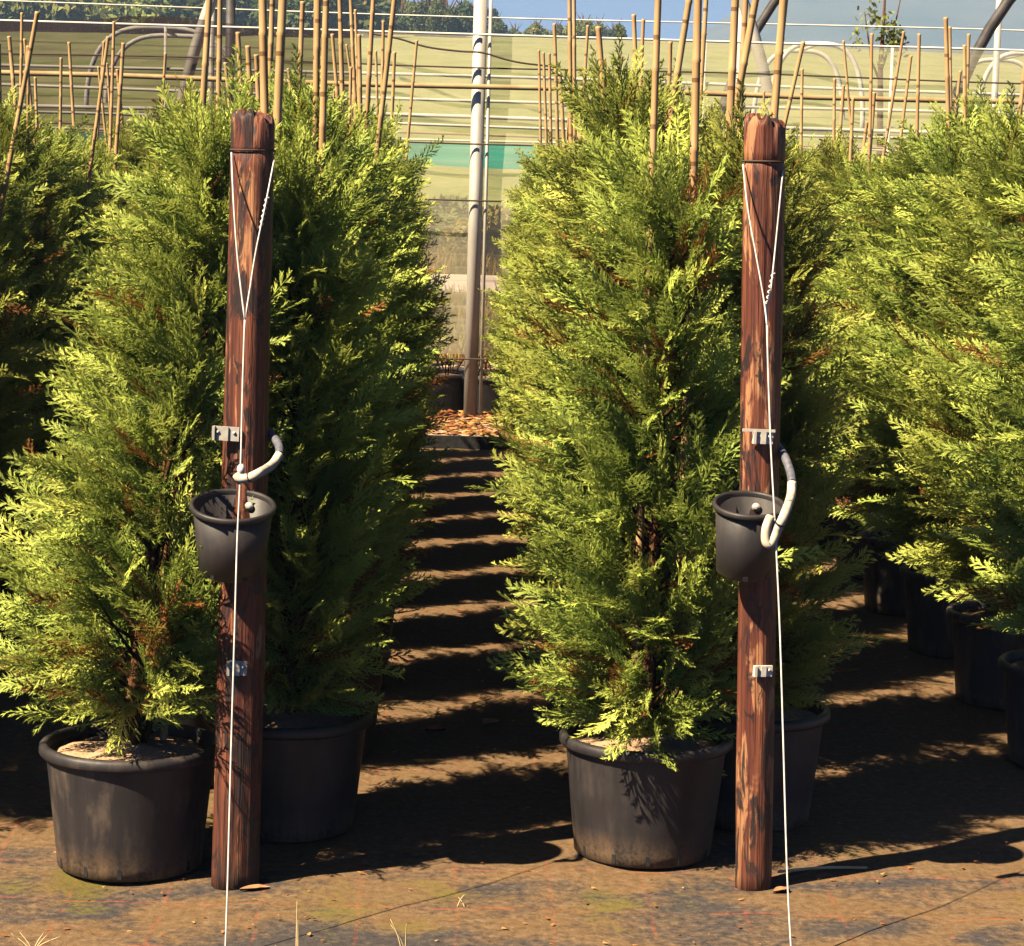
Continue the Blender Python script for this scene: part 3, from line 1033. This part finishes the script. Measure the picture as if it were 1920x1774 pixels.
# ------------------------------------------------------------------ small things on the floor
def leaf_mesh(seed, mat, L=0.07, Wd=0.03):
    rng = np.random.default_rng(seed)
    n = 7
    vs, fs = [], []
    for layer in (0, 0.0012):
        for i in range(n):
            t = i / (n - 1)
            w = Wd * math.sin(math.pi * min(max(t, .02), .98)) ** 0.8 * 0.5
            z = 0.003 + 0.004 * math.sin(t * 3.0) + rng.uniform(-.001, .001)
            for s in (-1, 0, 1):
                vs.append((L * (t - .5), s * w, z + abs(s) * 0.005 - layer))
    for k in range(2):
        for i in range(n - 1):
            for j in range(2):
                a = k * n * 3 + i * 3 + j
                q = (a, a + 1, a + 4, a + 3)
                fs.append(q if k == 0 else q[::-1])
    return MB().add(vs, fs).mesh('fallen_leaf', M[mat])


for (px, py, rz, L, Wd, mt, lab) in (
        (478, 1672, 0.25, 0.066, 0.026, 'leaf_brown', 'tan dry leaf lying against the foot of the dark post'),
        (1465, 1676, 0.5, 0.046, 0.024, 'leaf_brown', 'brown dry leaf lying against the foot of the peeling post'),
        (816, 1372, 0.3, 0.06, 0.05, 'leaf_red', 'reddish dead leaf lying on a sunlit band of the aisle'),
        (920, 1358, 1.0, 0.07, 0.05, 'leaf_brown', 'brown curled leaf lying at the shadow edge in the aisle')):
    g = ground(px, py)
    tag(obj('fallen_leaf', leaf_mesh(int(px), mt, L, Wd), None, (g.x, g.y, 0.001), (0, 0, rz)), lab, 'leaf')

g0, g1 = ground(1458, 1641), ground(1625, 1632)
tag(obj('straw', MB().tube(spline([g0 + Vector((0, 0, .008)), g0.lerp(g1, .5) + Vector((0, 0, .012)), g1 + Vector((0, 0, .006))], 5), 0.0035, 6).mesh('straw', M['dry_grass'])),
    'pale straw lying on the mat beside the peeling post', 'straw')


def dry_tuft(px, py, hgt, n, seed, label, spread=0.03):
    rng = np.random.default_rng(seed)
    g = ground(px, py)
    mb = MB()
    for k in range(n):
        a = rng.uniform(0, 6.28)
        d = Vector((math.cos(a), math.sin(a) * 0.6, 0)) * spread * rng.uniform(0.3, 1.2)
        h = hgt * rng.uniform(0.6, 1.0)
        b = Vector((rng.uniform(-.01, .01), rng.uniform(-.01, .01), -0.002))
        mb.tube(spline([b, b + d * .4 + Vector((0, 0, h * .55)), b + d + Vector((0, 0, h))], 3), [0.0016, 0.0015, 0.0014, 0.0012, 0.001, 0.0008, 0.0004], 4)
    tag(obj('dry_grass_tuft', mb.mesh('dry_grass_tuft', M['dry_grass']), None, g), label, 'grass')


dry_tuft(755, 1790, 0.10, 3, 1, 'thin dry grass stems on the open mat between the two posts', 0.03)
dry_tuft(563, 1790, 0.12, 2, 2, 'two wispy dry stems beside the dark post guy wire', 0.02)
dry_tuft(60, 1788, 0.05, 6, 3, 'short dry grass tuft before the mud-streaked pot', 0.05)
dry_tuft(865, 1700, 0.03, 2, 4, 'tiny dry sprout on the sandy mat before the clean front pot', 0.02)

# crumbs of bark, leaf litter and stones scattered over the mat (nobody could count them)
def scatter(name, n, seed, region, size, mat, label, cat, zf=0.004):
    rng = np.random.default_rng(seed)
    x0, x1, y0, y1 = region
    px = rng.uniform(x0, x1, n)
    py = rng.uniform(y0, y1, n)
    sz = rng.uniform(size[0], size[1], n)
    a = rng.uniform(0, 6.28, n)
    base = np.array([[-1, -.45, .15], [1, -.35, .3], [.9, .45, .1], [-.8, .4, .4]])
    ca, sa = np.cos(a), np.sin(a)
    V = np.zeros((n, 4, 3))
    bj = base[None] * rng.uniform(0.6, 1.3, (n, 4, 3))
    V[..., 0] = px[:, None] + sz[:, None] * (bj[..., 0] * ca[:, None] - bj[..., 1] * sa[:, None])
    V[..., 1] = py[:, None] + sz[:, None] * (bj[..., 0] * sa[:, None] + bj[..., 1] * ca[:, None])
    V[..., 2] = zf + sz[:, None] * bj[..., 2]
    T = np.zeros((n, 4, 3))
    T[..., 0] = rng.uniform(0, 1, n)[:, None]
    T[..., 2] = (rng.uniform(0, 1, n) < .3)[:, None]
    o = obj(name, mesh_arrays(name, V.reshape(-1, 3), np.arange(4 * n), 4, M[mat], False, T.reshape(-1, 3)))
    o['kind'] = 'stuff'
    return tag(o, label, cat)


scatter('leaf_litter', 3600, 21, (-2.6, 2.6, 4.2, 13.8), (0.002, 0.0085), 'litter', 'dry brown leaf crumbs scattered over the sandy mat', 'litter')

# ------------------------------------------------------------------ the strip at the end of the aisle
strip = MB()
gx = np.linspace(-5, 5, 81)
gy = np.linspace(13.93, 15.42, 14)
vs = [(x, y, 0.055 + 0.02 * math.sin(x * 5 + y * 3) * math.sin(y * 6 - x) + 0.012 * math.sin(x * 17)) for y in gy for x in gx]
fs = [(j * 81 + i, j * 81 + i + 1, (j + 1) * 81 + i + 1, (j + 1) * 81 + i) for j in range(13) for i in range(80)]
struct('mulch_bed', MB().add(vs, fs).mesh('mulch_bed', M['soil']))
tag(obj('edging_board', MB().box(-5, 5, 13.885, 13.925, -0.01, 0.075).mesh('edging_board', M['black_band'], False)), 'low black edging board at the far end of the aisle', 'edging')
lit = scatter('dead_leaves', 5200, 22, (-3.4, 3.4, 13.95, 15.4), (0.012, 0.042), 'litter', 'orange dead leaves covering the bed below the net fence', 'litter', 0.075)

FY = 15.2
fence = thing('net_fence', 'pale see-through net fence on wires with a galvanised pipe post at the aisle end', 'fence', (0, FY, 0))
pb_ = at(881, 800, FY)
ptop = at(903, -60, FY)
def loc(p):
    return Vector(p) - Vector((0, FY, 0))
obj('pipe_post', MB().tube([loc((pb_.x, FY, -0.02)), loc(ptop)], 0.044, 16).mesh('pipe_post', M['steel']), fence)
obj('side_pipe', MB().tube([loc((pb_.x + 0.065, FY - 0.02, -0.02)), loc(ptop + Vector((0.065, -0.02, 0)))], 0.011, 8).mesh('side_pipe', M['steel']), fence)
for px in (-420, 2300):
    q = at(px, 500, FY)
    obj('pipe_post', MB().tube([loc((q.x, FY, -0.02)), loc((q.x, FY, 2.9))], 0.044, 16).mesh('pipe_post', M['steel']), fence)


def hline(py, px_ref=900):
    return at(px_ref, py, FY).z


for py, r, mt, sag in ((66, 0.008, 'white_pipe', 0.0), (124, 0.006, 'dark_wire', 0.015), (268, 0.006, 'dark_wire', 0.01), (371, 0.006, 'dark_wire', 0.02), (667, 0.006, 'dark_wire', 0.02)):
    z = hline(py)
    xsw = np.linspace(-5.2, 5.2, 27)
    pts = [(x, -0.06, z - sag * math.sin((x + 5.2) / 10.4 * math.pi * 3) ** 2) for x in xsw]
    obj('wire', MB().tube(pts, r, 6).mesh('wire', M[mt]), fence)
z = hline(164)
obj('rail', MB().tube([(x, -0.075, z + 0.006 * math.sin(x * 2)) for x in np.linspace(-5.2, 5.2, 15)], 0.017, 10).mesh('rail', M['rust_pipe']), fence)


def net_panel(x0, x1, z0, z1f, Y, name, mat, parent=None):
    n, m_ = 60, 14
    vs, fs = [], []
    for j in range(m_ + 1):
        for i in range(n + 1):
            x = x0 + (x1 - x0) * i / n
            t = j / m_
            zt = z1f(x)
            z_ = z0 + (zt - z0) * t
            vs.append((x, Y + 0.02 * math.sin(x * 2.3 + z_ * 3) + 0.01 * math.sin(x * 7 + z_), z_))
    w = n + 1
    fs = [(j * w + i, j * w + i + 1, (j + 1) * w + i + 1, (j + 1) * w + i) for j in range(m_) for i in range(n)]
    return obj(name, MB().add(vs, fs).mesh(name, M[mat]), parent)


xl = at(664, 100, FY).x
ztop = hline(66)
net_panel(xl, 5.2, hline(667), lambda x: ztop, 0.05, 'net_panel', 'net_pale', fence)
zd = at(300, 38, FY).z
dn = net_panel(-5.2, xl, 0.06, lambda x: zd - 0.03 * math.sin(x * 4), FY + 0.05, 'shade_net', 'net_dark')
tag(dn, 'dark grey shade netting beyond the conifers, hung on the wires', 'net')
dn.location.y = 0.0

# black sagging cable tied along the net
cab = [at(x, y, FY - 0.10) for x, y in ((690, 62), (745, 72), (800, 88), (860, 96), (905, 99), (950, 112), (985, 119), (1050, 126))]
obj('cable', MB().tube([loc(p) for p in spline(cab, 5)], 0.007, 6).mesh('cable', M['dark_wire']), fence)

# empty pots behind the bed
def empty_pot(px, Y, sc, label, seed):
    q = at(px, 700, Y)
    t = thing('empty_pot', label, 'flowerpot', (q.x, Y, 0.0), 0.3 * seed, 'empty pots behind the net')
    t.scale = (sc, sc, sc)
    pm, rm = POT['pot']
    p = obj('pot', pm, t)
    obj('rim', rm, p)
    obj('soil', SOIL[seed % 3], t)
    rng = np.random.default_rng(seed + 70)
    mb = MB()
    for k in range(7):
        a = rng.uniform(0, 6.28)
        mb.tube(spline([(0.03 * math.cos(a), .03 * math.sin(a), PH - .05), (.1 * math.cos(a), .1 * math.sin(a), PH + .08), (.16 * math.cos(a + .5), .16 * math.sin(a + .5), PH + rng.uniform(.05, .2))], 3), 0.005, 5)
    obj('dead_stem', mb.mesh('dead_stem', M['bark']), t)


for k, (px, Y) in enumerate(((838, 15.95), (918, 15.85), (985, 16.0), (770, 16.1), (905, 16.6), (850, 16.7))):
    empty_pot(px, Y, 1.0, 'black pot with dead stems standing behind the net at the aisle end', k)

# ------------------------------------------------------------------ frames beyond the fence
def arch_pts(cx, a, Hh, Y, n=36, p=0.62, z0=0.0):
    out = []
    for i in range(n + 1):
        t = math.pi * i / n
        out.append((cx - a * math.copysign(abs(math.cos(t)) ** p, math.cos(t)), Y, z0 + Hh * math.sin(t) ** 0.86))
    return out


def tunnel(cx, a, Hh, Y, r, mats, label, step, cnt, z0=0.0, group=None):
    t = thing('tunnel_frame', label, 'polytunnel', (cx, Y, z0), 0, group)
    for k in range(cnt):
        pts = [Vector(p) - Vector((cx, Y, z0)) + Vector((0, k * step, 0)) for p in arch_pts(cx, a, Hh, Y, z0=z0)]
        pts[0].z -= 0.3
        pts[-1].z -= 0.3
        obj('hoop', MB().tube(pts, r, 10).mesh('hoop', M[mats]), t)
    if cnt > 1:
        obj('ridge_pipe', MB().tube([(0, 0, Hh), (0, step * (cnt - 1) + 0.01, Hh)], r * 0.7, 8).mesh('ridge_pipe', M[mats]), t)
    return t


# big hoop right behind the net: legs meet the photo at (300,330)-(350,0) and (1480,80)-(1455,0)
lx, rx = at(300, 400, 16.2).x, at(1492, 120, 16.2).x
tunnel((lx + rx) / 2, (rx - lx) / 2 + 0.03, 3.9, 16.2, 0.040, 'steel', 'tall galvanised tunnel hoop standing right behind the net fence', 6.0, 1)
xb = at(1345, 75, 17.5).x
tunnel(xb + 2.3, 2.5, 3.7, 17.5, 0.035, 'dark_steel', 'dark tunnel hoop between the galvanised hoop and the hillside', 7.0, 1)
xb = at(1778, 75, 16.6).x
tunnel(xb + 2.4, 2.62, 3.7, 16.6, 0.040, 'dark_steel', 'dark tunnel hoop behind the row of weathered pots', 7.0, 1)
# bare frames on the hillside
for px, py, Y, hw, lab in ((300, 52, 95, 2.9, 'white bare polytunnel frame on the slope behind the dark netting'),
                           (1535, 82, 95, 1.9, 'white bare polytunnel frame on the slope behind the pale net'),
                           (1925, 100, 95, 1.9, 'white bare polytunnel frame on the slope below the blue mountain')):
    pk = at(px, py, Y)
    z0 = terrain_h(pk.x, Y)
    tunnel(pk.x, hw, pk.z - z0, Y, 0.10, 'white_pipe', lab, 5.0, 2, z0)

# slim upright poles
for px, r, mt, lab in ((397, 0.022, 'steel', 'slim pale steel pole standing behind the dark netting'),
                       (432, 0.035, 'dark_steel', 'dark pole standing behind the dark netting near the slim pale one'),
                       (1388, 0.022, 'steel', 'slim steel pole behind the pale net near the dark hoop'),
                       (1871, 0.024, 'steel', 'slim steel pole behind the pale net below the mountain')):
    Y = 17.2
    q = at(px, 60, Y)
    tag(obj('steel_pole', MB().tube([(0, 0, -0.03), (0, 0, 3.3)], r, 10).mesh('steel_pole', M[mt]), None, (q.x, Y, 0)), lab, 'pole')

# rows of white pipe rails in the open plot behind
PY = 19.0
rack = thing('pipe_rail_frame', 'long frame of white and rusty pipe rails in the plot behind the net', 'pipe frame', (0, PY, 0))
for py, r, mt, dy in ((30, 0.006, 'white_pipe', 0), (146, 0.013, 'white_pipe', 0), (187, 0.013, 'white_pipe', 0.3), (222, 0.016, 'white_pipe', 0.5), (236, 0.012, 'white_pipe', 0.9), (254, 0.010, 'rust_pipe', 0.2), (263, 0.010, 'white_pipe', 1.2)):
    z = at(900, py, PY + dy).z
    obj('pipe_rail', MB().tube([(x, dy, z + 0.012 * math.sin(x * 0.7 + py)) for x in np.linspace(-6.5, 6.5, 21)], r, 8).mesh('pipe_rail', M[mt]), rack)
for x in (-5.6, -3.9, -2.4, 1.9, 3.4, 5.2):
    obj('upright', MB().tube([(x, -0.02, -0.03), (x, -0.02, 2.75)], 0.012, 8).mesh('upright', M['white_pipe']), rack)

z0t, z1t = at(1000, 306, 17.9).z, at(1000, 274, 17.9).z
tc = thing('teal_cloth', 'strip of teal shade cloth stretched behind the net fence', 'shade cloth', (0, 17.9, 0))
n = 60
vs, fs = [], []
for th in (0, 0.004):
    for i in range(n + 1):
        x = -4.2 + 5.05 * i / n
        vs += [(x, th + 0.03 * math.sin(x * 3), z0t - 0.03 * abs(math.sin(x * 2.2 + 1)) - 0.02), (x, th + 0.05 * math.sin(x * 3 + 1), z1t)]
for i in range(n):
    a = 2 * i
    fs.append((a, a + 2, a + 3, a + 1))
    b = 2 * (n + 1) + 2 * i
    fs.append((b + 1, b + 3, b + 2, b))
obj('cloth', MB().add(vs, fs).mesh('cloth', M['teal_cloth']), tc)
for x in (-4.2, -1.6, 0.85):
    obj('stake', MB().tube([(x, -0.02, -0.03), (x, -0.02, z1t + 0.08)], 0.014, 8).mesh('stake', M['old_steel']), tc)


# ------------------------------------------------------------------ shrubs, trees and weeds behind
def leaf_cloud(name, seed, n, radii, size, mat, clumps=14, flat=0.0):
    rng = np.random.default_rng(seed)
    cs = rng.normal(0, 1, (clumps, 3))
    cs /= np.linalg.norm(cs, axis=1)[:, None]
    cs *= rng.uniform(0.25, 0.85, (clumps, 1))
    cs[:, 2] = np.abs(cs[:, 2]) * (1 - flat) + cs[:, 2] * flat
    w = rng.integers(0, clumps, n)
    d = rng.normal(0, 1, (n, 3))
    d /= np.linalg.norm(d, axis=1)[:, None]
    p = cs[w] + d * (rng.uniform(0.1, 1, n) ** 0.4 * rng.uniform(0.22, 0.48, clumps)[w])[:, None]
    p = p * np.array(radii)
    u = rng.normal(0, 1, (n, 3))
    u /= np.linalg.norm(u, axis=1)[:, None]
    v = np.cross(u, rng.normal(0, 1, (n, 3)))
    v /= np.linalg.norm(v, axis=1)[:, None]
    s = rng.uniform(0.6, 1.3, n)[:, None] * size
    V = np.stack([p - u * s, p + v * s * .45, p + u * s, p - v * s * .45], 1)
    T = np.zeros((n, 4, 3))
    ct = rng.normal(0.5, 0.2, clumps)
    T[..., 0] = np.clip(ct[w] + rng.normal(0, .15, n), 0, 1)[:, None]
    T[..., 1] = rng.uniform(0, .8, n)[:, None]
    T[..., 2] = (rng.uniform(0, 1, n) < .06)[:, None]
    return mesh_arrays(name, V.reshape(-1, 3), np.arange(4 * n), 4, M[mat], False, T.reshape(-1, 3))


TREES = {
    'dark': leaf_cloud('crown', 31, 5200, (3.4, 3.4, 3.6), 0.34, 'leaf_dark', 18, .3),
    'dark2': leaf_cloud('crown', 32, 5200, (2.6, 2.6, 3.9), 0.32, 'leaf_dark', 16, .3),
    'light': leaf_cloud('crown', 33, 5200, (3.6, 3.6, 3.0), 0.34, 'leaf_light', 18, .3),
    'thin': leaf_cloud('crown', 34, 1500, (2.2, 2.2, 2.8), 0.30, 'leaf_light', 12, .3),
}
trunk_mb = MB().tube([(0, 0, -0.6), (0.1, 0, 1.2), (0.0, 0.1, 2.6), (0.2, 0, 4.2)], [0.28, 0.22, 0.17, 0.08], 8)
for k in range(5):
    a = k * 1.26
    trunk_mb.tube([(0.05, 0, 1.6 + .3 * k), (1.0 * math.cos(a), 1.0 * math.sin(a), 3.0 + .25 * k), (1.7 * math.cos(a), 1.7 * math.sin(a), 3.9 + .3 * k)], [0.11, 0.07, 0.03], 6)
TRUNK = trunk_mb.mesh('trunk', M['bark'])


def far_tree(px, Y, kind, sc, label, group):
    q = at(px, 100, Y)
    z = terrain_h(q.x, Y)
    t = thing('tree', label, 'tree', (q.x, Y, z), rnd.uniform(0, 6.28), group)
    t.scale = (sc, sc, sc * rnd.uniform(0.9, 1.1) * 1.15)
    obj('trunk', TRUNK, t)
    obj('crown', TREES[kind], t, (0, 0, 0.9))


for px in range(-90, 330, 52):
    far_tree(px + rnd.uniform(-15, 15), rnd.uniform(205, 222), 'light', rnd.uniform(1.0, 1.5), 'light green bushy tree on the crest behind the dark netting', 'light green trees on the crest')
for px in range(330, 660, 48):
    far_tree(px + rnd.uniform(-15, 15), rnd.uniform(205, 222), rnd.choice(('light', 'dark')), rnd.uniform(1.0, 1.5), 'mixed green tree on the crest between the light and the dark trees', 'mixed green trees on the crest')
for px in range(675, 910, 40):
    far_tree(px + rnd.uniform(-10, 10), rnd.uniform(214, 232), rnd.choice(('dark', 'dark2')), rnd.uniform(0.75, 1.15), 'dark green tree on the crest next to the pipe post', 'dark green trees on the crest')
for px, k, s_ in ((928, 'dark', .42), (965, 'thin', .42), (1005, 'light', .40), (1045, 'thin', .34), (1092, 'light', .48), (1120, 'thin', .42), (1150, 'dark2', .50)):
    far_tree(px, rnd.uniform(222, 232), k, s_, 'small tree on the crest below the open sky', 'small trees on the crest')

# sapling seen above the pale net
q = at(1655, 95, 30)
sp = thing('sapling', 'thin sapling with sparse yellow leaves rising behind the pale net', 'tree', (q.x, 30, -0.02))
obj('trunk', MB().tube([(0, 0, -0.05), (0.03, 0, 2), (-0.02, 0, 3.2), (0, 0, 4.2)], [0.05, 0.045, 0.035, 0.012], 7).tube([(0, 0, 3.2), (.12, 0, 3.6), (.2, 0, 4.1)], [0.02, .014, .006], 5).tube([(0, 0, 3.0), (-.14, 0, 3.3), (-.25, 0, 3.9)], [0.02, .014, .006], 5).mesh('trunk', M['bark']), sp)
obj('crown', leaf_cloud('crown', 41, 260, (0.42, 0.3, 0.75), 0.05, 'leaf_light', 9, .6), sp, (0, 0, 3.55))

# yellow-green shrubs along the path
SHR = [leaf_cloud('crown', 51 + k, 3200, (1.15, 0.9, 0.95), 0.10, mt, 14, .2) for k, mt in enumerate(('leaf_light', 'weed', 'leaf_light'))]
sstem = MB()
for k in range(6):
    a = k * 1.05
    sstem.tube([(0.05 * math.cos(a), .05 * math.sin(a), -0.05), (.3 * math.cos(a), .3 * math.sin(a), .5), (.55 * math.cos(a), .5 * math.sin(a), 1.0)], [.03, .02, .01], 5)
SSTEM = sstem.mesh('stem', M['bark'])
for k in range(13):
    Y = rnd.uniform(42.5, 46.5)
    x = -4.6 + k * 0.72 + rnd.uniform(-.2, .2)
    t = thing('shrub', 'yellow green shrub growing beyond the pale path', 'shrub', (x, Y, -0.02), rnd.uniform(0, 6), 'shrubs beyond the pale path')
    s_ = rnd.uniform(0.75, 1.15)
    t.scale = (s_, s_, s_)
    obj('stem', SSTEM, t)
    obj('crown', SHR[k % 3], t, (0, 0, 0.55))


def weeds(name, seed, n, region, hgt, label):
    rng = np.random.default_rng(seed)
    cx = rng.uniform(region[0], region[1], n // 40)
    cy = rng.uniform(region[2], region[3], n // 40)
    w = rng.integers(0, len(cx), n)
    x = cx[w] + rng.normal(0, .16, n)
    y = cy[w] + rng.normal(0, .2, n)
    h = rng.uniform(.3, 1, n) * hgt * rng.uniform(.4, 1.2, len(cx))[w]
    a = rng.uniform(0, 6.28, n)
    wd = rng.uniform(.006, .018, n)
    lean = rng.normal(0, .35, (n, 2)) * h[:, None]
    b0 = np.stack([x - wd * np.cos(a), y - wd * np.sin(a), np.full(n, -.03)], 1)
    b1 = np.stack([x + wd * np.cos(a), y + wd * np.sin(a), np.full(n, -.03)], 1)
    tp = np.stack([x + lean[:, 0], y + lean[:, 1], h], 1)
    V = np.stack([b0, b1, tp], 1)
    T = np.zeros((n, 3, 3))
    T[..., 0] = np.clip(rng.normal(.5, .25, len(cx))[w] + rng.normal(0, .12, n), 0, 1)[:, None]
    T[:, 2, 1] = .8
    T[..., 2] = (rng.uniform(0, 1, len(cx)) < .3)[w][:, None] * .7
    o = obj(name, mesh_arrays(name, V.reshape(-1, 3), np.arange(3 * n), 3, M['weed'], False, T.reshape(-1, 3)))
    o['kind'] = 'stuff'
    tag(o, label, 'weeds')


weeds('weeds', 61, 22000, (-5, 5, 17.0, 33.5), 0.30, 'dry yellow weeds on the plot between the net fence and the pale path')
weeds('tall_weeds', 62, 9000, (-6, 6, 41.5, 44.0), 0.7, 'tall yellowing weeds along the far side of the pale path')

# ------------------------------------------------------------------ air
HAZE = 0.0006
if HAZE:
    hz = obj('haze', MB().box(-1700, 2200, -60, 1900, -12, 215).mesh('haze', M['path'], False))
    hm = bpy.data.materials.new('haze')
    hm.use_nodes = True
    nt = hm.node_tree
    nt.nodes.remove(nt.nodes['Principled BSDF'])
    pv = nt.nodes.new('ShaderNodeVolumePrincipled')
    pv.inputs['Color'].default_value = (0.40, 0.62, 1.0, 1)
    pv.inputs['Density'].default_value = HAZE
    nt.links.new(pv.outputs[0], nt.nodes['Material Output'].inputs['Volume'])
    hz.data.materials.clear()
    hz.data.materials.append(hm)
    hz['kind'] = 'stuff'
    tag(hz, 'thin blue air haze over the fields and the mountain', 'haze')
